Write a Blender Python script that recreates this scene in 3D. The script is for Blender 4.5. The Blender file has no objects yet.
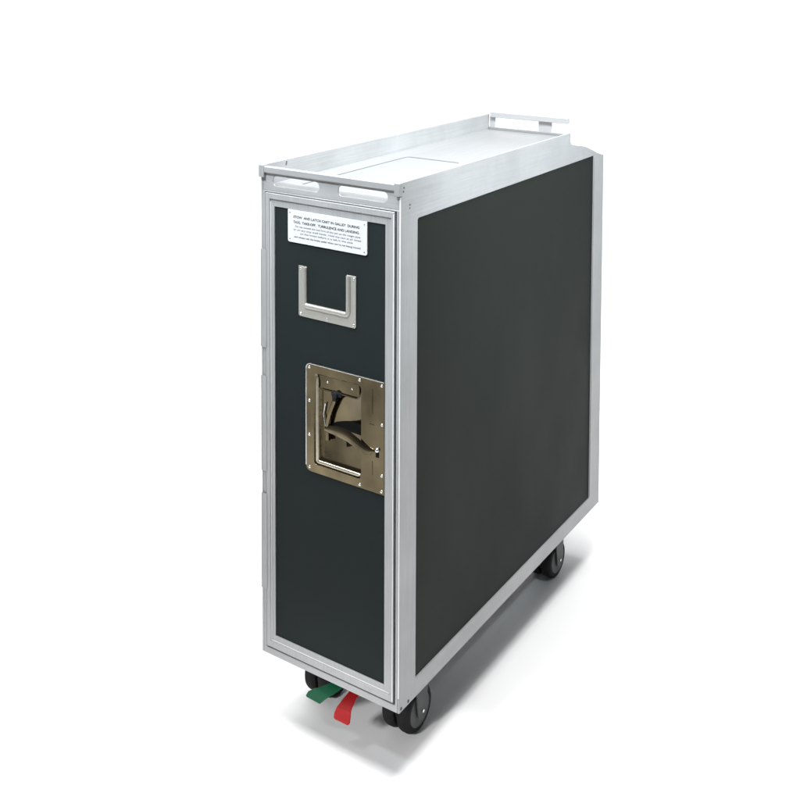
import bpy, bmesh, math, random
from mathutils import Vector, Matrix
random.seed(4)
C = bpy.context.scene
col = C.collection

# ------------------------------------------------------------------ camera
cam_d = bpy.data.cameras.new("camera")
cam = bpy.data.objects.new("camera", cam_d)
col.objects.link(cam)
R_ = Vector((0.8502235, 0.52637697, 0.00687729))
U_ = Vector((-0.03394077, 0.04177598, 0.99855035))
F_ = Vector((-0.52532659, 0.84922439, -0.05338456))
m = Matrix((R_, U_, -F_)).transposed().to_4x4()
m.translation = Vector((1.0825058, -1.3442619, 1.3671685))
cam.matrix_world = m
cam_d.sensor_width = 36.0
cam_d.lens = 1023.9354 * 36.0 / 800.0
cam_d.shift_x = (400 - 455.5228) / 800.0
cam_d.shift_y = (28.889 - 400) / 800.0
cam_d.clip_start = 0.05
cam_d.clip_end = 200.0
C.camera = cam

# ------------------------------------------------------------------ world, lamps, exposure
w = bpy.data.worlds.new("World"); C.world = w; w.use_nodes = True
nt = w.node_tree
bg = nt.nodes["Background"]
# made-up surround for the reflections: dark brown low down, palest near the horizon
tc = nt.nodes.new("ShaderNodeTexCoord"); sx = nt.nodes.new("ShaderNodeSeparateXYZ")
nt.links.new(tc.outputs['Generated'], sx.inputs[0])
mr = nt.nodes.new("ShaderNodeMapRange"); mr.inputs[1].default_value = -1; mr.inputs[2].default_value = 1
nt.links.new(sx.outputs[2], mr.inputs[0])
cr = nt.nodes.new("ShaderNodeValToRGB"); nt.links.new(mr.outputs[0], cr.inputs[0])
def el(p): return 0.5 + 0.5*math.sin(math.radians(p))
E_ = cr.color_ramp.elements
E_[0].position = el(-60); E_[0].color = (0.030, 0.029, 0.020, 1)
E_[1].position = el(60); E_[1].color = (0.08, 0.08, 0.085, 1)
for p, c in ((-36, (0.06, 0.057, 0.040)), (-26, (0.20, 0.17, 0.11)), (-17, (0.33, 0.34, 0.33)), (-6, (0.36, 0.39, 0.41)), (3, (0.22, 0.23, 0.25)), (20, (0.10, 0.10, 0.11))):
    e = E_.new(el(p)); e.color = c + (1,)
nt.links.new(cr.outputs[0], bg.inputs[0])
bg.inputs[1].default_value = 1.0
C.view_settings.view_transform = 'Standard'
C.view_settings.look = 'None'
C.view_settings.exposure = -0.18
C.view_settings.gamma = 1.0
C.render.engine = 'CYCLES'
try:
    C.cycles.use_denoising = True
    C.cycles.max_bounces = 10
    C.cycles.diffuse_bounces = 6
except Exception:
    pass

YAW = 0.554
AX = Vector((math.cos(YAW), math.sin(YAW), 0))      # to the right of the studio
AV = Vector((-math.sin(YAW), math.cos(YAW), 0))     # away from the viewer
CG = Vector((1.0825, -1.3443, 0))
def stud(u, v, z): return CG + AX*u + AV*v + Vector((0, 0, z))

def area(name, loc, target, sx, sy, power, color=(1, 1, 1)):
    d = bpy.data.lights.new(name, 'AREA'); d.shape = 'RECTANGLE'
    d.size = sx; d.size_y = sy; d.energy = power; d.color = color
    o = bpy.data.objects.new(name, d); col.objects.link(o)
    o.location = loc
    o.rotation_euler = (Vector(target) - Vector(loc)).to_track_quat('-Z', 'Y').to_euler()
    return o
def spot(name, loc, target, power, deg, blend, rad, color=(1, 1, 1)):
    d = bpy.data.lights.new(name, 'SPOT'); d.energy = power; d.spot_size = math.radians(deg)
    d.spot_blend = blend; d.shadow_soft_size = rad; d.color = color
    o = bpy.data.objects.new(name, d); col.objects.link(o); o.location = loc
    o.rotation_euler = (Vector(target) - Vector(loc)).to_track_quat('-Z', 'Y').to_euler()
area("overhead_fill_right", (0.62, 0.45, 2.7), (0.62, 0.4501, 0.0), 0.35, 1.4, 52)  # added unseen lamp, burns the floor right of the cart to white
L_ = area("overhead_left", (-1.10, 0.45, 2.8), (-1.10, 0.4501, 0.0), 0.9, 1.6, 5)  # added unseen lamp for the floor on the left
L_.data.spread = math.radians(64)
area("overhead_fill_front", (-0.35, -0.58, 2.7), (-0.35, -0.5799, 0.0), 2.8, 0.35, 56)  # added lamp out of view, whitens the floor ahead of the cart
area("overhead_front_near", (0.0, -0.36, 2.7), (0.0, -0.3599, 0.0), 0.8, 0.25, 14)  # added lamp, lightens the floor close to the cart front
area("backdrop_fill", stud(0, 2.9, 2.6), stud(0, 4.2, 0.8), 4.8, 0.5, 66)  # added lamp out of view that keeps the backdrop white
spot("key_spot_side", (1.45, 0.08, 2.25), (0.15, 0.40, 1.10), 500, 36, 1.0, 0.10, (0.87, 0.955, 1.0))  # added spot, shapes the bright-to-dark fall down the side
spot("key_spot_front", (-0.25, -1.05, 2.3), (0.0, 0.0, 1.06), 290, 32, 1.0, 0.10, (0.87, 0.955, 1.0))  # added spot, same falling beam for the door face
spot("low_front_spot", (-0.15, -1.70, 1.15), (0.02, -0.12, 0.0), 150, 19, 1.0, 0.12)  # added low spot, lifts the shade under the cart front

# ------------------------------------------------------------------ materials
def newmat(name):
    mt = bpy.data.materials.new(name); mt.use_nodes = True
    nt = mt.node_tree
    return mt, nt, nt.nodes["Principled BSDF"]

def ramp(nt, fac, p0, c0, p1, c1):
    r = nt.nodes.new("ShaderNodeValToRGB")
    r.color_ramp.elements[0].position = p0; r.color_ramp.elements[0].color = c0
    r.color_ramp.elements[1].position = p1; r.color_ramp.elements[1].color = c1
    nt.links.new(fac, r.inputs[0]); return r.outputs[0]

def noise(nt, scale3, scale=1.0, detail=4, rough=0.6):
    tc = nt.nodes.new("ShaderNodeTexCoord")
    mp = nt.nodes.new("ShaderNodeMapping"); mp.inputs['Scale'].default_value = scale3
    nt.links.new(tc.outputs['Object'], mp.inputs[0])
    n = nt.nodes.new("ShaderNodeTexNoise"); n.inputs['Scale'].default_value = scale
    n.inputs['Detail'].default_value = detail; n.inputs['Roughness'].default_value = rough
    nt.links.new(mp.outputs[0], n.inputs['Vector']); return n.outputs['Fac']

def metal(name, c, metallic, rough, brush, var=0.10, bump=0.15, blotch=0.06):
    """brushed metal: fine grain along one axis, faint blotches of handling"""
    mt, nt, b = newmat(name)
    b.inputs['Metallic'].default_value = metallic
    g = noise(nt, brush, 1.0, 5, 0.65)
    bl = noise(nt, (9, 9, 7), 1.0, 3, 0.6)
    hi = tuple(min(1, x*(1+var)) for x in c) + (1,)
    lo = tuple(x*(1-var) for x in c) + (1,)
    c1 = ramp(nt, g, 0.3, lo, 0.7, hi)
    mul = nt.nodes.new("ShaderNodeMix"); mul.data_type = 'RGBA'; mul.blend_type = 'MULTIPLY'
    mul.inputs[0].default_value = 1.0
    c2 = ramp(nt, bl, 0.3, (1-blotch*2,)*3+(1,), 0.7, (1, 1, 1, 1))
    nt.links.new(c1, mul.inputs[6]); nt.links.new(c2, mul.inputs[7])
    nt.links.new(mul.outputs[2], b.inputs['Base Color'])
    r = ramp(nt, g, 0.3, (rough*0.85,)*3+(1,), 0.7, (rough*1.15,)*3+(1,))
    nt.links.new(r, b.inputs['Roughness'])
    bp = nt.nodes.new("ShaderNodeBump"); bp.inputs['Strength'].default_value = bump
    bp.inputs['Distance'].default_value = 0.0004
    nt.links.new(g, bp.inputs['Height']); nt.links.new(bp.outputs[0], b.inputs['Normal'])
    return mt

ALU_V = metal("brushed aluminium upright", (0.385, 0.388, 0.390), 0.35, 0.42, (420, 420, 7))
ALU_Y = metal("brushed aluminium lengthwise", (0.385, 0.388, 0.390), 0.35, 0.42, (420, 7, 420))
ALU_X = metal("brushed aluminium crosswise", (0.385, 0.388, 0.390), 0.35, 0.42, (7, 420, 420))
ALU_T = metal("tray aluminium", (0.235, 0.237, 0.24), 0.2, 0.42, (260, 8, 260), 0.03, 0.06, 0.02)
ALU_B = metal("satin handle aluminium", (0.34, 0.342, 0.345), 0.35, 0.40, (7, 420, 420), 0.05)
NICK = metal("satin nickel", (0.50, 0.49, 0.45), 0.7, 0.38, (300, 300, 300), 0.05, 0.1)
TINTED_STEEL = metal("latch steel tinted by reflections", (0.215, 0.175, 0.105), 0.97, 0.08, (14, 14, 14), 0.14, 0.6, 0.30)  # brownish reflections of the surroundings are put into this base colour
BRIGHT = metal("bright steel", (0.85, 0.85, 0.83), 1.0, 0.25, (60, 60, 60), 0.02, 0.0)

def simple(name, c, rough=0.5, spec=0.5, metallic=0.0, var=0.08, sc=(40, 40, 40), bump=0.0, dist=0.0005):
    mt, nt, b = newmat(name)
    g = noise(nt, sc, 1.0, 4, 0.6)
    cc = ramp(nt, g, 0.3, tuple(x*(1-var) for x in c)+(1,), 0.7, tuple(min(1, x*(1+var)) for x in c)+(1,))
    nt.links.new(cc, b.inputs['Base Color'])
    b.inputs['Roughness'].default_value = rough
    b.inputs['Specular IOR Level'].default_value = spec
    b.inputs['Metallic'].default_value = metallic
    if bump:
        bp = nt.nodes.new("ShaderNodeBump"); bp.inputs['Strength'].default_value = bump
        bp.inputs['Distance'].default_value = dist
        nt.links.new(g, bp.inputs['Height']); nt.links.new(bp.outputs[0], b.inputs['Normal'])
    return mt
def panel_mat(nm, ca, cb):
    mt, nt, b = newmat(nm)
    n1 = noise(nt, (5, 4, 2.5), 1.0, 5, 0.6); n2 = noise(nt, (60, 60, 60), 1.0, 3, 0.6); n3 = noise(nt, (14, 3, 150), 1.0, 3, 0.7)
    c1 = ramp(nt, n1, 0.3, ca, 0.7, cb)
    sc = ramp(nt, n3, 0.72, (0, 0, 0, 1), 0.78, (0.010, 0.011, 0.011, 1))
    ad = nt.nodes.new("ShaderNodeMix"); ad.data_type = 'RGBA'; ad.blend_type = 'ADD'; ad.inputs[0].default_value = 1.0
    nt.links.new(c1, ad.inputs[6]); nt.links.new(sc, ad.inputs[7]); nt.links.new(ad.outputs[2], b.inputs['Base Color'])
    nt.links.new(ramp(nt, n1, 0.3, (0.38,)*3+(1,), 0.7, (0.55,)*3+(1,)), b.inputs['Roughness'])
    b.inputs['Specular IOR Level'].default_value = 0.06
    bp = nt.nodes.new("ShaderNodeBump"); bp.inputs['Strength'].default_value = 0.08; bp.inputs['Distance'].default_value = 0.0005
    nt.links.new(n2, bp.inputs['Height']); nt.links.new(bp.outputs[0], b.inputs['Normal'])
    return mt
PANEL = panel_mat("dark olive grey side laminate", (0.0122, 0.0143, 0.0126, 1), (0.0150, 0.0174, 0.0154, 1))
DOOR_PANEL = panel_mat("dark teal grey door laminate", (0.0122, 0.0166, 0.0172, 1), (0.0148, 0.0198, 0.0204, 1))
RUBBER = simple("black rubber", (0.011, 0.011, 0.011), 0.75, 0.2, 0, 0.25, (60, 60, 60), 0.2)
RIM = simple("dark grey wheel plastic", (0.085, 0.085, 0.086), 0.55, 0.3)
FORK = simple("grey painted fork", (0.07, 0.072, 0.073), 0.5, 0.3)
BLACK = simple("black gap", (0.006, 0.006, 0.006), 0.8, 0.1)
SEAM = simple("dark seam", (0.10, 0.10, 0.10), 0.8, 0.1)
WHITE = simple("white placard plastic", (0.52, 0.527, 0.535), 0.4, 0.3, 0, 0.01)
INK = simple("black print", (0.02, 0.02, 0.025), 0.6, 0.2)
GREY_INK = simple("grey print", (0.10, 0.11, 0.13), 0.6, 0.2)
GREEN = simple("green pedal rubber", (0.0, 0.082, 0.034), 0.55, 0.2, 0, 0.1, (30, 30, 30), 0.1)
RED = simple("red pedal rubber", (0.34, 0.008, 0.010), 0.55, 0.2, 0, 0.1, (30, 30, 30), 0.1)
FLOOR = simple("white studio paper", (0.93, 0.93, 0.93), 0.8, 0.1, 0, 0.005, (3, 3, 3))

# ------------------------------------------------------------------ mesh helpers
def obj(name, bm, mat, parent=None, bevel=0.0, smooth=False, seg=2, label=None):
    me = bpy.data.meshes.new(name)
    bmesh.ops.recalc_face_normals(bm, faces=bm.faces)
    bm.to_mesh(me); bm.free()
    for mt in (mat if isinstance(mat, (list, tuple)) else [mat]): me.materials.append(mt)
    o = bpy.data.objects.new(name, me); col.objects.link(o)
    if parent is not None: o.parent = parent
    if bevel:
        b = o.modifiers.new("bevel", 'BEVEL'); b.width = bevel; b.segments = seg
        b.harden_normals = True; b.limit_method = 'ANGLE'; b.angle_limit = math.radians(40)
    if smooth or bevel:
        for p in me.polygons: p.use_smooth = True
        me.set_sharp_from_angle(angle=math.radians(35))
    if label: o["label"] = label
    return o

def box(bm, x0, x1, y0, y1, z0, z1, mi=0):
    vs = [bm.verts.new((x, y, z)) for x in (x0, x1) for y in (y0, y1) for z in (z0, z1)]
    for f in ((0, 1, 3, 2), (4, 6, 7, 5), (0, 4, 5, 1), (2, 3, 7, 6), (0, 2, 6, 4), (1, 5, 7, 3)):
        fc = bm.faces.new([vs[i] for i in f]); fc.material_index = mi
    return vs

def rrect(x0, x1, z0, z1, r, n=5):
    if not isinstance(r, (list, tuple)): r = (r,)*4
    pts = []
    for (cx, cz, a0, rr) in ((x1, z1, 0, r[0]), (x0, z1, 90, r[1]), (x0, z0, 180, r[2]), (x1, z0, 270, r[3])):
        if rr <= 0: pts.append((cx, cz)); continue
        sx = -1 if cx == x1 else 1; sz = -1 if cz == z1 else 1
        for k in range(n+1):
            a = math.radians(a0 + 90*k/n)
            pts.append((cx + sx*rr + rr*math.cos(a), cz + sz*rr + rr*math.sin(a)))
    return pts

def plate(bm, outer, holes, a, b, axis='y'):
    """solid plate with holes: loops in the plane, thickness from a to b along axis"""
    def P(p, t):
        if axis == 'y': return (p[0], t, p[1])
        if axis == 'x': return (t, p[0], p[1])
        return (p[0], p[1], t)
    for t in (a, b):
        es = []
        for lp in [outer] + list(holes):
            vs = [bm.verts.new(P(p, t)) for p in lp]
            es += [bm.edges.new((vs[i], vs[(i+1) % len(vs)])) for i in range(len(vs))]
        bmesh.ops.triangle_fill(bm, use_beauty=True, use_dissolve=False, edges=es)
    for lp in [outer] + list(holes):
        n = len(lp)
        for i in range(n):
            q = [P(lp[i], a), P(lp[(i+1) % n], a), P(lp[(i+1) % n], b), P(lp[i], b)]
            bm.faces.new([bm.verts.new(x) for x in q])
    bmesh.ops.remove_doubles(bm, verts=bm.verts, dist=1e-6)

def rect(x0, x1, z0, z1): return [(x1, z1), (x0, z1), (x0, z0), (x1, z0)]

def cyl(bm, c0, c1, r0, r1=None, n=24, caps=True):
    r1 = r0 if r1 is None else r1
    c0 = Vector(c0); c1 = Vector(c1); d = (c1-c0).normalized()
    u = d.orthogonal().normalized(); v = d.cross(u)
    A = [bm.verts.new(c0 + (u*math.cos(t)+v*math.sin(t))*r0) for t in [2*math.pi*k/n for k in range(n)]]
    B = [bm.verts.new(c1 + (u*math.cos(t)+v*math.sin(t))*r1) for t in [2*math.pi*k/n for k in range(n)]]
    for i in range(n): bm.faces.new((A[i], A[(i+1) % n], B[(i+1) % n], B[i]))
    if caps: bm.faces.new(A[::-1]); bm.faces.new(B)

def lathe_x(bm, cx, cy, cz, prof, n=40):
    """prof: list of (x offset, radius) turned round the x axis"""
    rings = []
    for (dx, r) in prof:
        rings.append([bm.verts.new((cx+dx, cy + r*math.cos(2*math.pi*k/n), cz + r*math.sin(2*math.pi*k/n))) for k in range(n)])
    for a, b in zip(rings[:-1], rings[1:]):
        for i in range(n): bm.faces.new((a[i], a[(i+1) % n], b[(i+1) % n], b[i]))
    bm.faces.new(rings[0]); bm.faces.new(rings[-1][::-1])

def dome(bm, c, r, h, n=12, rings=4):
    """low rivet head on a face looking to -y"""
    c = Vector(c); prev = None
    for j in range(rings):
        a = math.pi/2*j/rings
        ring = [bm.verts.new(c + Vector((r*math.cos(a)*math.cos(2*math.pi*k/n), -h*math.sin(a), r*math.cos(a)*math.sin(2*math.pi*k/n)))) for k in range(n)]
        if prev:
            for i in range(n): bm.faces.new((prev[i], prev[(i+1) % n], ring[(i+1) % n], ring[i]))
        else: bm.faces.new(ring)
        prev = ring
    top = bm.verts.new(c + Vector((0, -h, 0)))
    for i in range(n): bm.faces.new((prev[i], prev[(i+1) % n], top))

def tube(bm, pts, r, n=12, flat=1.0):
    """round bar swept along pts (flat squashes it along y)"""
    pts = [Vector(p) for p in pts]; rings = []
    for i, p in enumerate(pts):
        d = (pts[min(i+1, len(pts)-1)] - pts[max(i-1, 0)]).normalized()
        v = Vector((0, 1, 0)); v = (v - d*v.dot(d)).normalized(); u = d.cross(v)
        rr = r[i] if isinstance(r, (list, tuple)) else r
        rings.append([bm.verts.new(p + u*math.cos(2*math.pi*k/n)*rr + v*math.sin(2*math.pi*k/n)*rr*flat) for k in range(n)])
    for a, b in zip(rings[:-1], rings[1:]):
        for i in range(n): bm.faces.new((a[i], a[(i+1) % n], b[(i+1) % n], b[i]))
    bm.faces.new(rings[0]); bm.faces.new(rings[-1][::-1])

def ribbon(bm, rows, th):
    """bent strap: rows of (left point, right point), given a thickness"""
    L = [[Vector(a).lerp(Vector(b), t) for t in (0, .12, .5, .88, 1)] for a, b in rows]
    nrm = []
    for i in range(len(L)):
        d = L[min(i+1, len(L)-1)][2] - L[max(i-1, 0)][2]
        nrm.append(d.cross(L[i][-1]-L[i][0]).normalized())
    top = [[bm.verts.new(p) for p in r] for r in L]
    bot = [[bm.verts.new(p - nrm[i]*th) for p in r] for i, r in enumerate(L)]
    nc = 5
    for i in range(len(L)-1):
        for j in range(nc-1):
            bm.faces.new((top[i][j], top[i][j+1], top[i+1][j+1], top[i+1][j]))
            bm.faces.new((bot[i][j], bot[i+1][j], bot[i+1][j+1], bot[i][j+1]))
        bm.faces.new((top[i][0], top[i+1][0], bot[i+1][0], bot[i][0]))
        bm.faces.new((top[i][-1], bot[i][-1], bot[i+1][-1], top[i+1][-1]))
    for i in (0, len(L)-1):
        for j in range(nc-1): bm.faces.new((top[i][j], bot[i][j], bot[i][j+1], top[i][j+1]))

# ------------------------------------------------------------------ setting: white studio sweep
bm = bmesh.new()
prof = [(0.4, 0.0), (0.8, 0.0), (1.15, 0.0)]
v = 1.5
while v < 3.2: prof.append((v, 0.0)); v += 0.3
for k in range(0, 17):
    a = math.pi/2*k/16
    prof.append((3.2 + 1.2*math.sin(a), 1.2 - 1.2*math.cos(a)))
prof.append((4.4, 1.7))
rows = [[bm.verts.new(stud(u, vv, zz)) for u in (-3.2, -1.6, 0, 1.4, 2.8)] for vv, zz in prof]
for a, b in zip(rows[:-1], rows[1:]):
    for i in range(4): bm.faces.new((a[i], a[i+1], b[i+1], b[i]))
fl = obj("floor", bm, FLOOR, smooth=True)
fl["kind"] = "structure"

# ------------------------------------------------------------------ the cart
cart = bpy.data.objects.new("galley_cart", None); col.objects.link(cart)
cart.empty_display_size = 0.1
cart["label"] = "tall narrow aluminium galley cart with dark panels and latch, on small black wheels"
cart["category"] = "galley cart"

ZB, ZT = 0.141, 0.985
Y1 = 0.812
# side frames: rings of extruded aluminium round a recessed dark panel
def side(s, outline):
    bm = bmesh.new()
    h = [(0.0515, 0.963), (0.0495, 0.9605), (0.0495, 0.175), (0.757, 0.175), (0.757, 0.9625)]
    a, b = (0.1462*s, (0.150 if s > 0 else 0.1516)*s)
    plate(bm, outline, [h], a, b, 'x')
    fr = obj("side_frame", bm, SIDE_MAT, cart, bevel=0.0017, seg=3)
    bm = bmesh.new(); xa, xb = sorted((0.1450*s, 0.1478*s))
    box(bm, xa, xb, 0.045, 0.762, 0.170, 0.967)
    obj("side_panel", bm, PANEL, cart)
    return fr

def side_material():
    """brushed aluminium whose grain runs up the stiles and along the rails"""
    mt, nt, b = newmat("brushed aluminium side frame")
    b.inputs['Metallic'].default_value = 0.35
    gv = noise(nt, (420, 420, 7), 1.0, 5, 0.65); gh = noise(nt, (420, 7, 420), 1.0, 5, 0.65)
    tc = nt.nodes.new("ShaderNodeTexCoord"); sp = nt.nodes.new("ShaderNodeSeparateXYZ")
    nt.links.new(tc.outputs['Object'], sp.inputs[0])
    def cmp(sock, op, val):
        n = nt.nodes.new("ShaderNodeMath"); n.operation = op; n.inputs[1].default_value = val
        nt.links.new(sock, n.inputs[0]); return n.outputs[0]
    def mul(a, b2, op='MULTIPLY'):
        n = nt.nodes.new("ShaderNodeMath"); n.operation = op
        nt.links.new(a, n.inputs[0]); nt.links.new(b2, n.inputs[1]); return n.outputs[0]
    ends = mul(cmp(sp.outputs[1], 'LESS_THAN', 0.0495), cmp(sp.outputs[1], 'GREATER_THAN', 0.757), 'ADD')
    mid = mul(ends, cmp(sp.outputs[2], 'LESS_THAN', 0.968))
    mx = nt.nodes.new("ShaderNodeMix"); mx.data_type = 'FLOAT'
    nt.links.new(mid, mx.inputs[0]); nt.links.new(gh, mx.inputs[2]); nt.links.new(gv, mx.inputs[3])
    g = mx.outputs[0]
    bl = noise(nt, (9, 9, 7), 1.0, 4, 0.65)
    c1 = ramp(nt, g, 0.3, (0.345, 0.348, 0.350, 1), 0.7, (0.415, 0.418, 0.420, 1))
    c2 = ramp(nt, bl, 0.3, (0.84, 0.84, 0.84, 1), 0.7, (1, 1, 1, 1))
    mu = nt.nodes.new("ShaderNodeMix"); mu.data_type = 'RGBA'; mu.blend_type = 'MULTIPLY'; mu.inputs[0].default_value = 1
    nt.links.new(c1, mu.inputs[6]); nt.links.new(c2, mu.inputs[7]); nt.links.new(mu.outputs[2], b.inputs['Base Color'])
    r = ramp(nt, g, 0.3, (0.36,)*3+(1,), 0.7, (0.48,)*3+(1,)); nt.links.new(r, b.inputs['Roughness'])
    bp = nt.nodes.new("ShaderNodeBump"); bp.inputs['Strength'].default_value = 0.15; bp.inputs['Distance'].default_value = 0.0004
    nt.links.new(g, bp.inputs['Height']); nt.links.new(bp.outputs[0], b.inputs['Normal'])
    return mt
SIDE_MAT = side_material()

side(1, [(0, ZB), (Y1, ZB), (Y1, 0.9575), (0.800, 0.9600), (0.780, 0.9655), (0.760, 0.9735), (0.735, 0.982), (0.715, 0.989),
         (0.692, 0.9945), (0.660, 1.000), (0.635, 1.006), (0.635, 1.030), (0, 1.030)])
side(-1, [(0, ZB), (Y1, ZB), (Y1, 0.985), (0.802, 0.985), (0.802, 1.030), (0, 1.030)])

# bright inner lip of the far stile
bm = bmesh.new(); box(bm, 0.1497, 0.1512, 0.7575, 0.7635, 0.178, 0.960)
obj("stile_lip", bm, ALU_V, cart, bevel=0.0005)

# carcass behind the skins
bm = bmesh.new()
box(bm, -0.1450, 0.1450, 0.034, 0.806, 0.146, 0.955)
obj("carcass", bm, BLACK, cart)
# floor pan of the body (seen from below the edges)
bm = bmesh.new()
box(bm, -0.1462, 0.1462, 0.012, 0.810, 0.1412, 0.146)
obj("base_plate", bm, FORK, cart)
# back
bm = bmesh.new()
plate(bm, rect(-0.1462, 0.1462, 0.146, 0.955), [rect(-0.115, 0.115, 0.18, 0.925)], 0.806, 0.812, 'y')
obj("back_frame", bm, ALU_V, cart, bevel=0.001)
bm = bmesh.new(); box(bm, -0.116, 0.116, 0.8062, 0.809, 0.179, 0.926)
obj("back_panel", bm, PANEL, cart)

# front frame round the door
bm = bmesh.new()
plate(bm, rect(-0.1462, 0.1462, ZB+0.0002, ZT), [rect(-0.1415, 0.1415, 0.1535, 0.9825)], 0.000, 0.030, 'y')
obj("front_frame", bm, ALU_X, cart, bevel=0.001)
bm = bmesh.new(); box(bm, -0.1413, 0.1413, 0.0275, 0.0338, 0.154, 0.982)
obj("door_gasket", bm, BLACK, cart)

# door: outer ring, stepped inner ring, dark panel
door_bm = bmesh.new()
plate(door_bm, rect(-0.1400, 0.1385, 0.1565, 0.9815), [rect(-0.1300, 0.1310, 0.1680, 0.9710)], -0.0015, 0.026, 'y')
door = obj("door", door_bm, ALU_V, cart, bevel=0.0011)
bm = bmesh.new()
plate(bm, rect(-0.1340, 0.1350, 0.1640, 0.9750), [rect(-0.1210, 0.1180, 0.1790, 0.9580)], 0.0012, 0.024, 'y')
obj("door_moulding", bm, ALU_V, door, bevel=0.0008)
LP = (-0.049, 0.1178, 0.504, 0.695)            # latch plate
RC = (-0.031, 0.070, 0.519, 0.680)             # its recess
bm = bmesh.new()
plate(bm, rect(-0.1212, 0.1182, 0.1788, 0.9582), [rect(RC[0]-0.002, RC[1]+0.002, RC[2]-0.002, RC[3]+0.002)], 0.0032, 0.020, 'y')
obj("door_panel", bm, DOOR_PANEL, door)

# edge highlights painted as pale strips: along the front corner, beside the door gap and on the moulding
EDGE_LIGHT = metal("pale edge highlight", (0.74, 0.745, 0.75), 0.2, 0.35, (300, 300, 7), 0.03, 0.03, 0.02)
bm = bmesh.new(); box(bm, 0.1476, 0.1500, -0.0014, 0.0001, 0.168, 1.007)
obj("corner_highlight", bm, EDGE_LIGHT, cart, bevel=0.0005)
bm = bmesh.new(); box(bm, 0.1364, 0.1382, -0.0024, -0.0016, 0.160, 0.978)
obj("door_highlight", bm, EDGE_LIGHT, door, bevel=0.0003)
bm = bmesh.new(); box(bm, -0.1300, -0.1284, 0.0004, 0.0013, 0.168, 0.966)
obj("moulding_highlight", bm, EDGE_LIGHT, door, bevel=0.0003)
bm = bmesh.new(); box(bm, -0.1283, 0.1290, 0.0004, 0.0013, 0.1682, 0.1698)
obj("moulding_highlight", bm, EDGE_LIGHT, door, bevel=0.0003)
# hinge leaves on the left edge
for z0, z1 in ((0.703, 0.880), (0.478, 0.652), (0.262, 0.437)):
    bm = bmesh.new()
    plate(bm, rect(-0.1490, -0.1375, z0, z1), [], -0.0023, -0.0017, 'y')
    h = obj("hinge", bm, ALU_V, cart, bevel=0.0008)
    bm = bmesh.new()
    for k in range(5):
        a = z0 + (z1-z0)*k/5
        cyl(bm, (-0.1492, -0.0012, a+0.0004), (-0.1492, -0.0012, a+(z1-z0)/5-0.0004), 0.0017, n=14)
    obj("hinge_knuckle", bm, ALU_V, h, smooth=True)

# ------------------------------------------------------------------ top tray
bm = bmesh.new()
deck = [(-0.1460, 0.004), (0.1460, 0.004), (0.1460, 0.668), (0.125, 0.700), (0.095, 0.740), (0.062, 0.800), (-0.1460, 0.800)]
plate(bm, deck, [], 0.9855, 0.9930, 'z')
tray = obj("top_tray", bm, ALU_T, cart)
bm = bmesh.new()          # skirt that closes the tray down to the carcass
plate(bm, deck, [], 0.9552, 0.9854, 'z')
obj("tray_skirt", bm, ALU_X, tray)
bm = bmesh.new()          # low return lip at the back edge
box(bm, -0.1455, 0.058, 0.7965, 0.7995, 0.9931, 0.9985)
obj("tray_lip", bm, ALU_B, tray, bevel=0.0007)
# drop-in lid: thin dark joint with a bright bead beside it
def ell(off, w_, z0, z1, mat, nm):
    bm = bmesh.new(); x = -0.093; y0 = 0.045; y1 = 0.372; xr = 0.030
    P = [(x-off, y0)]
    for k in range(7):
        a = math.radians(180 - 90*k/6); P.append((x+0.008 + (0.008+off)*math.cos(a), y1-0.008 + (0.008+off)*math.sin(a)))
    P.append((xr, y1+off))
    Q = [(x-off+w_, y0)]
    for k in range(7):
        a = math.radians(180 - 90*k/6); r = 0.008+off-w_; Q.append((x+0.008 + r*math.cos(a), y1-0.008 + r*math.sin(a)))
    Q.append((xr, y1+off-w_))
    A = [bm.verts.new((p[0], p[1], z1)) for p in P]; B = [bm.verts.new((p[0], p[1], z1)) for p in Q]
    A0 = [bm.verts.new((p[0], p[1], z0)) for p in P]; B0 = [bm.verts.new((p[0], p[1], z0)) for p in Q]
    for i in range(len(P)-1):
        bm.faces.new((A[i], A[i+1], B[i+1], B[i])); bm.faces.new((A0[i], B0[i], B0[i+1], A0[i+1]))
        bm.faces.new((A[i], A0[i], A0[i+1], A[i+1])); bm.faces.new((B[i], B[i+1], B0[i+1], B0[i]))
    bm.faces.new((A[0], B[0], B0[0], A0[0])); bm.faces.new((A[-1], A0[-1], B0[-1], B[-1]))
    obj(nm, bm, mat, tray)
ell(0.0, 0.0016, 0.9922, 0.9934, SEAM, "lid_joint")
ell(0.0020, 0.0018, 0.9922, 0.9942, ALU_T, "lid_bead")

# front upstand with two hand slots, bar over it and its end brackets
bm = bmesh.new()
holes = [rrect(0.021, 0.123, 0.9945, 1.0120, 0.0080), rrect(-0.124, -0.020, 0.9945, 1.0120, 0.0080)]
plate(bm, rect(-0.1460, 0.1460, 0.9852, 1.0175), holes, 0.0005, 0.0030, 'y')
obj("front_upstand", bm, ALU_X, cart, bevel=0.0007)
bm = bmesh.new(); box(bm, -0.1440, 0.1440, -0.0045, 0.0065, 1.0165, 1.0280)
bar = obj("front_handle_bar", bm, ALU_B, cart, bevel=0.0018, seg=3)
for s in (-1, 1):
    bm = bmesh.new(); xa, xb = sorted((0.1400*s, 0.1512*s))
    box(bm, xa, xb, -0.0065, 0.0035, 1.0085, 1.0305)
    obj("bar_bracket", bm, ALU_B, bar, bevel=0.0012)
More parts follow.
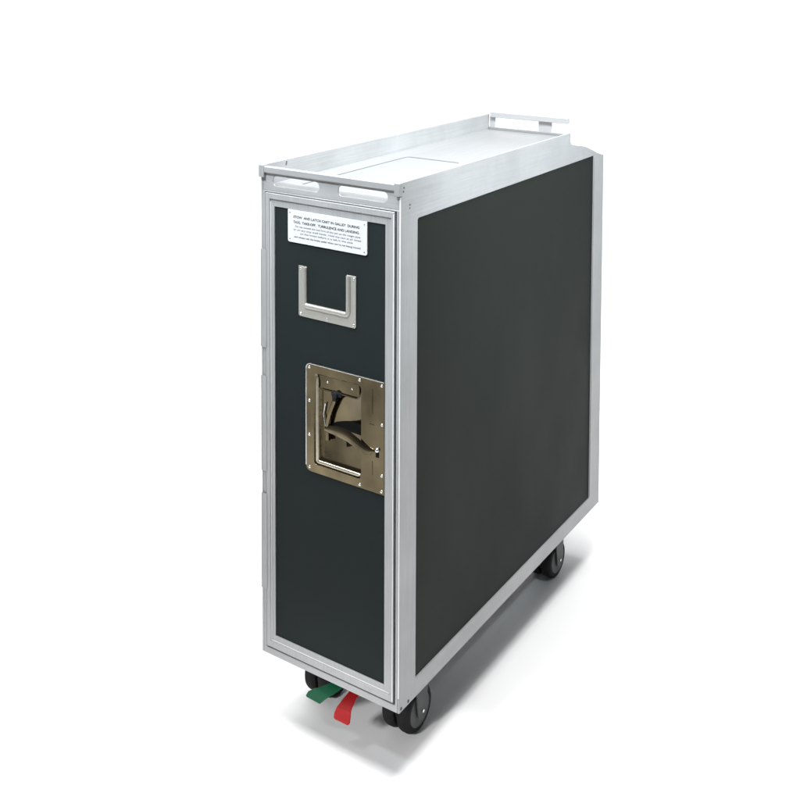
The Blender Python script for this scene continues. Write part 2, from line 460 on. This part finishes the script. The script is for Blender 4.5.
# rivets and slot on the side walls
for y, z, r in ((0.008, 1.0215, 0.0018), (0.0065, 1.0155, 0.0018), (0.0255, 0.9905, 0.0018), (0.0250, 0.9850, 0.0014), (0.006, 0.1475, 0.0028), (0.027, 0.1475, 0.0028)):
    bm = bmesh.new(); cyl(bm, (0.1497, y, z), (0.1504, y, z), r, n=12)
    obj("side_rivet", bm, SEAM, cart)
bm = bmesh.new()
plate(bm, [(0.0595, 1.0195), (0.0625, 1.0195), (0.0640, 1.0265), (0.0610, 1.0265)], [], -0.1463, -0.1455, 'x')
obj("wall_slot", bm, SEAM, cart)

# rear push bar on plate posts
bm = bmesh.new(); box(bm, -0.1400, 0.0660, 0.793, 0.806, 1.0225, 1.0360)
WHT = metal("pale satin aluminium", (0.46, 0.463, 0.468), 0.2, 0.4, (7, 300, 300), 0.03, 0.05, 0.02)
rb = obj("rear_handle_bar", bm, WHT, cart, bevel=0.0015)
for x0, x1 in ((-0.0120, 0.0225), (-0.1440, -0.1290)):
    bm = bmesh.new(); box(bm, x0, x1, 0.7995, 0.8025, 0.985, 1.0240)
    obj("bar_post", bm, WHT, rb, bevel=0.0006)

# ------------------------------------------------------------------ placard
bm = bmesh.new()
plate(bm, rrect(-0.0895, 0.0815, 0.9010, 0.9580, (0.001, 0.001, 0.004, 0.004)), [], 0.0006, 0.0032, 'y')
plac = obj("placard", bm, WHITE, cart, bevel=0.0004)
def text(body, x0, x1, z, size, mat, nm, off=0.0):
    cu = bpy.data.curves.new(nm, 'FONT'); cu.body = body; cu.size = size; cu.offset = off
    cu.align_x = 'LEFT'; cu.extrude = 0.00006
    t = bpy.data.objects.new(nm, cu); col.objects.link(t)
    bpy.context.view_layer.update()
    dg = bpy.context.evaluated_depsgraph_get()
    me = bpy.data.meshes.new_from_object(t.evaluated_get(dg))
    bpy.data.objects.remove(t)
    wd = max(v.co.x for v in me.vertices)
    me.transform(Matrix.Translation((x0, 0.0004, z)) @ Matrix.Rotation(math.pi/2, 4, 'X') @ Matrix.Diagonal(((x1-x0)/wd, 1, 1, 1)))
    me.materials.clear(); me.materials.append(mat)
    o = bpy.data.objects.new("lettering", me); col.objects.link(o); o.parent = plac
text("STOW  AND LATCH CART IN GALLEY  DURING", -0.077, 0.066, 0.9440, 0.0060, INK, "t", 0.0001)
text("TAXI,  TAKE-OFF,  TURBULENCE AND LANDING.", -0.077, 0.066, 0.9350, 0.0060, INK, "t", 0.0001)
text("Do not exceed the load limit of this cart on the weight plate", -0.073, 0.068, 0.9283, 0.0045, GREY_INK, "t")
text("or on any tray shelf inside. Hold the cart at all times", -0.077, 0.069, 0.9225, 0.0045, GREY_INK, "t")
text("on the brake before it is left in the aisle", -0.062, 0.052, 0.9168, 0.0045, GREY_INK, "t")
text("and always set the brake pedal when cart is not being moved", -0.075, 0.068, 0.9100, 0.0045, INK, "t")
for x, z in ((-0.085, 0.9525), (-0.085, 0.9065), (0.076, 0.9525), (0.076, 0.9060)):
    bm = bmesh.new(); dome(bm, (x, 0.0007, z), 0.0012, 0.0008); obj("placard_rivet", bm, SEAM, plac)

# ------------------------------------------------------------------ U shaped pull handle
bm = bmesh.new()
U = [(-0.066, 0.862), (-0.066, 0.776), (-0.0635, 0.7735), (0.0555, 0.7735), (0.058, 0.776), (0.058, 0.862),
     (0.0385, 0.862), (0.0385, 0.790), (-0.0485, 0.790), (-0.0485, 0.862)]
plate(bm, U, [], 0.0012, 0.0032, 'y')
pull = obj("pull_handle", bm, NICK, cart, bevel=0.0006)
bm = bmesh.new()
pth = [(-0.0525, 0.0015, 0.8605), (-0.0525, 0.0015, 0.800), (-0.0518, 0.0015, 0.7965), (-0.0500, 0.0015, 0.7945), (-0.0470, 0.0015, 0.7938),
       (0.0370, 0.0015, 0.7938), (0.0400, 0.0015, 0.7945), (0.0418, 0.0015, 0.7965), (0.0425, 0.0015, 0.800), (0.0425, 0.0015, 0.8605)]
tube(bm, pth, 0.0046, 14, 0.9)
obj("grip_ridge", bm, NICK, pull, smooth=True)
for x, z in ((-0.0615, 0.857), (-0.0610, 0.7785), (-0.0035, 0.7785), (0.0530, 0.7785), (0.0530, 0.857)):
    bm = bmesh.new(); dome(bm, (x, 0.0012, z), 0.0024, 0.0014)
    obj("rivet", bm, BRIGHT, pull, smooth=True)

# ------------------------------------------------------------------ latch
bm = bmesh.new()
outer = rrect(LP[0], LP[1], LP[2], LP[3], (0.0, 0.010, 0.010, 0.0))
hole = rrect(RC[0], RC[1], RC[2], RC[3], 0.007)
plate(bm, outer, [hole], 0.0004, 0.0032, 'y')
latch = obj("latch_plate", bm, TINTED_STEEL, cart, bevel=0.0008)
# recess pan with sloped walls
bm = bmesh.new()
def loops(levels):
    prev = None
    for lp, y in levels:
        r = [bm.verts.new((p[0], y, p[1])) for p in lp]
        if prev:
            for i in range(len(r)): bm.faces.new((prev[i], prev[(i+1) % len(r)], r[(i+1) % len(r)], r[i]))
        prev = r
    bm.faces.new(prev)
loops([(rrect(RC[0], RC[1], RC[2], RC[3], 0.007), 0.0007), (rrect(RC[0]+0.002, RC[1]-0.001, RC[2]+0.002, RC[3]-0.002, 0.007), 0.0025),
       (rrect(RC[0]+0.0078, RC[1]-0.0015, RC[2]+0.0085, RC[3]-0.006, 0.006), 0.0112), (rrect(RC[0]+0.0090, RC[1]-0.002, RC[2]+0.0100, RC[3]-0.007, 0.006), 0.0118)])
pan = obj("latch_recess", bm, TINTED_STEEL, latch, smooth=True)
# raised upper pocket with rolled edge
bm = bmesh.new()
plate(bm, rrect(-0.026, 0.063, 0.6535, 0.676, (0.003, 0.003, 0.007, 0.007)), [], 0.0062, 0.0090, 'y')
cover = obj("latch_cover", bm, TINTED_STEEL, latch, bevel=0.0014, seg=3)
bm = bmesh.new()
pp = [(-0.026, 0.0055, 0.674), (-0.026, 0.0055, 0.661)]
for k in range(1, 7):
    a = math.radians(180 + 90*k/6); pp.append((-0.019 + 0.007*math.cos(a), 0.0055, 0.660 + 0.007*math.sin(a)))
pp += [(0.056, 0.0055, 0.653)]
for k in range(1, 7):
    a = math.radians(270 + 90*k/6); pp.append((0.056 + 0.007*math.cos(a), 0.0055, 0.660 + 0.007*math.sin(a)))
pp += [(0.063, 0.0055, 0.674)]
tube(bm, pp, 0.0016, 10)
obj("rolled_edge", bm, TINTED_STEEL, latch, smooth=True)
for x, z in ((-0.006, 0.667), (0.047, 0.667)):
    bm = bmesh.new(); dome(bm, (x, 0.0062, z), 0.0022, 0.0014); obj("rivet", bm, BRIGHT, latch, smooth=True)
for x, z in ((-0.0415, 0.688), (0.067, 0.6885), (0.1125, 0.6885), (-0.0415, 0.629), (-0.0415, 0.569), (-0.0410, 0.5115),
             (0.0675, 0.5095), (0.1130, 0.6225), (0.1130, 0.5365), (0.1125, 0.5095)):
    bm = bmesh.new(); dome(bm, (x, 0.0004, z), 0.0027, 0.0017); obj("rivet", bm, BRIGHT, latch, smooth=True)
# black keeper knob under the cover
bm = bmesh.new()
cyl(bm, (0.014, 0.0100, 0.650), (0.014, -0.0015, 0.650), 0.0062, 0.0052, 18)
box(bm, 0.004, 0.026, 0.0030, 0.0090, 0.6475, 0.6545)
box(bm, 0.009, 0.017, -0.0005, 0.0090, 0.6395, 0.6470)
obj("keeper_knob", bm, RUBBER, latch, bevel=0.0008)
# shadow and reflection of the lever, painted as a black patch
bm = bmesh.new()
sl = [(0.0635, 0.588), (0.0675, 0.594), (0.0675, 0.6045), (0.055, 0.6065), (0.040, 0.6075), (0.026, 0.6045), (0.010, 0.5995), (-0.002, 0.5930), (0.010, 0.5905)]
plate(bm, sl, [], 0.0112, 0.0117, 'y')
bm2 = bm
obj("lever_shade", bm, BLACK, latch)
# curved arm from the knob down to the lever
bm = bmesh.new()
arm = []
for k in range(13):
    t = k/12
    arm.append((0.0105 - 0.0245*math.sin(t*1.35)*0.72 + 0.0010*t, 0.0055, 0.640 - 0.050*t))
tube(bm, arm, [0.0042 - 0.0006*k/12 for k in range(13)], 12, 0.8)
obj("latch_arm", bm, TINTED_STEEL, latch, smooth=True)
bm = bmesh.new()
for k in range(1):
    tube(bm, [(-0.0165+0.002*abs(j-2), 0.0085, 0.628-0.010*j) for j in range(5)], 0.0014, 8)
obj("arm_spring", bm, BRIGHT, latch, smooth=True)
# bow shaped lever, broad in the middle, bending out to the right with a bright ball
bm = bmesh.new()
n = 18; ringsv = []
for k in range(n+1):
    t = k/n
    x = -0.010 + 0.112*t
    top = 0.5905 + 0.0075*math.sin(min(1, t/0.75)*math.pi) - 0.020*max(0, t-0.45)**1.2*1.6
    top = 0.5900 + 0.0095*math.sin(math.pi*min(1, t*1.25)) - 0.026*max(0, t-0.5)
    hgt = 0.009 + 0.0125*math.sin(math.pi*t)**0.9
    if t > 0.93: hgt = 0.007
    y = 0.0060 - 0.0085*math.sin(math.pi*t*0.9)
    # section: thin, domed outward
    sec = [(0, 0), (0.15, -0.0022), (0.5, -0.0036), (0.85, -0.0030), (1, -0.0005), (0.85, 0.0012), (0.5, 0.0012), (0.15, 0.0012)]
    ringsv.append([bm.verts.new((x, y+dy, top - hgt*f)) for f, dy in sec])
for a, b in zip(ringsv[:-1], ringsv[1:]):
    for i in range(8): bm.faces.new((a[i], a[(i+1) % 8], b[(i+1) % 8], b[i]))
bm.faces.new(ringsv[0]); bm.faces.new(ringsv[-1][::-1])
lever = obj("latch_lever", bm, TINTED_STEEL, latch, smooth=True)
bm = bmesh.new()
bmesh.ops.create_uvsphere(bm, u_segments=16, v_segments=10, radius=0.0042, matrix=Matrix.Translation((0.1045, -0.0005, 0.5785)))
obj("lever_ball", bm, BRIGHT, latch, smooth=True)
bm = bmesh.new(); box(bm, 0.1010, 0.1070, -0.0002, 0.0012, 0.5655, 0.5745)
obj("lever_stop", bm, BLACK, latch)
bm = bmesh.new(); box(bm, -0.0085, -0.0015, 0.0030, 0.0100, 0.5650, 0.5815)
obj("lever_pivot", bm, TINTED_STEEL, latch, bevel=0.0010)
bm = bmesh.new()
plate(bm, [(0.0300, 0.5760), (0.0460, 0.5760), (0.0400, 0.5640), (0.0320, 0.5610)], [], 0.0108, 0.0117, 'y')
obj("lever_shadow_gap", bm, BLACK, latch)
# reflections on the left and lower recess walls, painted as a light tube
GLINT_STEEL = metal("latch recess reflection", (0.60, 0.54, 0.42), 0.8, 0.24, (40, 40, 40), 0.15, 0.1, 0.12)
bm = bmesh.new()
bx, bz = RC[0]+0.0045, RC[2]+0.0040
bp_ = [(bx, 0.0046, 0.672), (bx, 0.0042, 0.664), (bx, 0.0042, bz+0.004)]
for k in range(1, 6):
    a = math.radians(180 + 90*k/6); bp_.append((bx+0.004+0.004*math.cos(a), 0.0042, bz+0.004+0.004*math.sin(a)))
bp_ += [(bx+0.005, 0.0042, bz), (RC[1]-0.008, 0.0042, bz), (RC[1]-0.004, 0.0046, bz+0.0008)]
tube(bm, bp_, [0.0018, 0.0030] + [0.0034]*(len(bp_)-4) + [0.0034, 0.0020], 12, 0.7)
obj("recess_glint", bm, GLINT_STEEL, latch, smooth=True)
# highlight on the top and left plate edges, painted as a bright tube
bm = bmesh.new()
glint_pts = [(LP[1]-0.001, 0.0006, LP[3]-0.0004), (LP[0]+0.010, 0.0006, LP[3]-0.0004)]
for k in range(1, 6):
    a = math.radians(90 + 90*k/6); glint_pts.append((LP[0]+0.010+0.0096*math.cos(a), 0.0006, LP[3]-0.010+0.0096*math.sin(a)))
glint_pts += [(LP[0]+0.0004, 0.0006, LP[3]-0.011), (LP[0]+0.0004, 0.0006, LP[2]+0.010)]
tube(bm, glint_pts, 0.0009, 8)
obj("plate_edge_glint", bm, BRIGHT, latch, smooth=True)
# pressed slots to the right
for x0, x1, z0, z1 in ((0.0916, 0.0940, 0.636, 0.678), (0.0916, 0.0940, 0.532, 0.556), (0.087, 0.097, 0.6175, 0.6192)):
    bm = bmesh.new(); plate(bm, rrect(x0, x1, z0, z1, 0.0008), [], -0.0003, 0.0010, 'y')
    obj("pressed_rib", bm, TINTED_STEEL, latch, bevel=0.0003)

# ------------------------------------------------------------------ casters
def make_caster(x, y, s):
    """s = +1: outer side towards +x"""
    root = None
    bm = bmesh.new()
    R = 0.042
    def X(a): return x + s*a
    # mounting plate, swivel housing and fork legs on both sides
    box(bm, *sorted((X(-0.036), X(0.036))), y-0.050, y+0.025, 0.1365, 0.1410)
    cyl(bm, (x, y-0.014, 0.1366), (x, y-0.014, 0.1180), 0.024, 0.020, 24)
    box(bm, *sorted((X(-0.0345), X(0.0345))), y-0.030, y+0.020, 0.0930, 0.1180)
    for sx in (1, -1):
        prof = [(y-0.024, 0.118), (y+0.019, 0.118), (y+0.017, 0.075), (y+0.013, 0.040)]
        for k in range(1, 6):
            a = math.radians(-180*k/6); prof.append((y + 0.013*math.cos(a), 0.040 + 0.013*math.sin(a)))
        prof += [(y-0.013, 0.040), (y-0.018, 0.075)]
        a, b = sorted((X(0.0315*sx), X(0.0350*sx)))
        plate(bm, prof, [], a, b, 'x')
    fork = obj("caster", bm, FORK, cart, bevel=0.0012)
    for cx in (-0.0160, 0.0160):
        bm = bmesh.new()
        w_ = 0.0125
        lathe_x(bm, X(cx), y, R, [(-w_, 0.030), (-w_, 0.037), (-w_+0.003, 0.0405), (-w_*0.4, R), (w_*0.4, R), (w_-0.003, 0.0405), (w_, 0.037), (w_, 0.030)])
        obj("tyre", bm, RUBBER, fork, smooth=True)
        bm = bmesh.new()
        lathe_x(bm, X(cx), y, R, [(-w_-0.0006, 0.012), (-w_-0.0006, 0.0295), (-w_+0.001, 0.0312), (w_-0.001, 0.0312), (w_+0.0006, 0.0295), (w_+0.0006, 0.012)])
        obj("rim", bm, RIM, fork, smooth=True)
    bm = bmesh.new()
    cyl(bm, (X(-0.0365), y, R), (X(0.0368), y, R), 0.0028, n=10)
    obj("axle_bolt", bm, BRIGHT, fork, smooth=True)
make_caster(0.0700, 0.140, 1)
make_caster(0.0700, 0.703, 1)
make_caster(-0.1080, 0.137, -1)
make_caster(-0.0950, 0.703, -1)

# ------------------------------------------------------------------ brake pedals
def pedal(rows, mat, label):
    bm = bmesh.new(); ribbon(bm, rows, 0.0035)
    o = obj("brake_pedal", bm, mat, cart, bevel=0.0012, label=label)
    return o
pedal([((0.022, 0.115, 0.125), (0.040, 0.115, 0.125)), ((0.016, 0.070, 0.112), (0.036, 0.070, 0.112)), ((0.012, 0.038, 0.100), (0.032, 0.039, 0.100)), ((0.0075, 0.024, 0.0915), (0.0325, 0.026, 0.0915)),
       ((0.004, 0.0185, 0.0845), (0.0325, 0.0215, 0.0845)), ((-0.001, 0.0175, 0.072), (0.0305, 0.023, 0.0715)), ((-0.002, 0.0175, 0.0635), (0.0305, 0.0205, 0.0625)), ((0.001, 0.0185, 0.0605), (0.0275, 0.0195, 0.0595))],
      RED, "red pedal")
pedal([((0.000, 0.115, 0.125), (0.020, 0.115, 0.125)), ((-0.005, 0.075, 0.113), (0.010, 0.075, 0.113)), ((-0.032, 0.042, 0.100), (-0.006, 0.042, 0.100)), ((-0.0490, 0.033, 0.091), (-0.0150, 0.033, 0.091)),
       ((-0.0590, 0.032, 0.085), (-0.0220, 0.031, 0.085)), ((-0.074, 0.034, 0.0725), (-0.0350, 0.032, 0.0725)), ((-0.0790, 0.034, 0.0640), (-0.0435, 0.033, 0.0630)), ((-0.0770, 0.034, 0.0615), (-0.0460, 0.033, 0.0610))],
      GREEN, "green pedal")
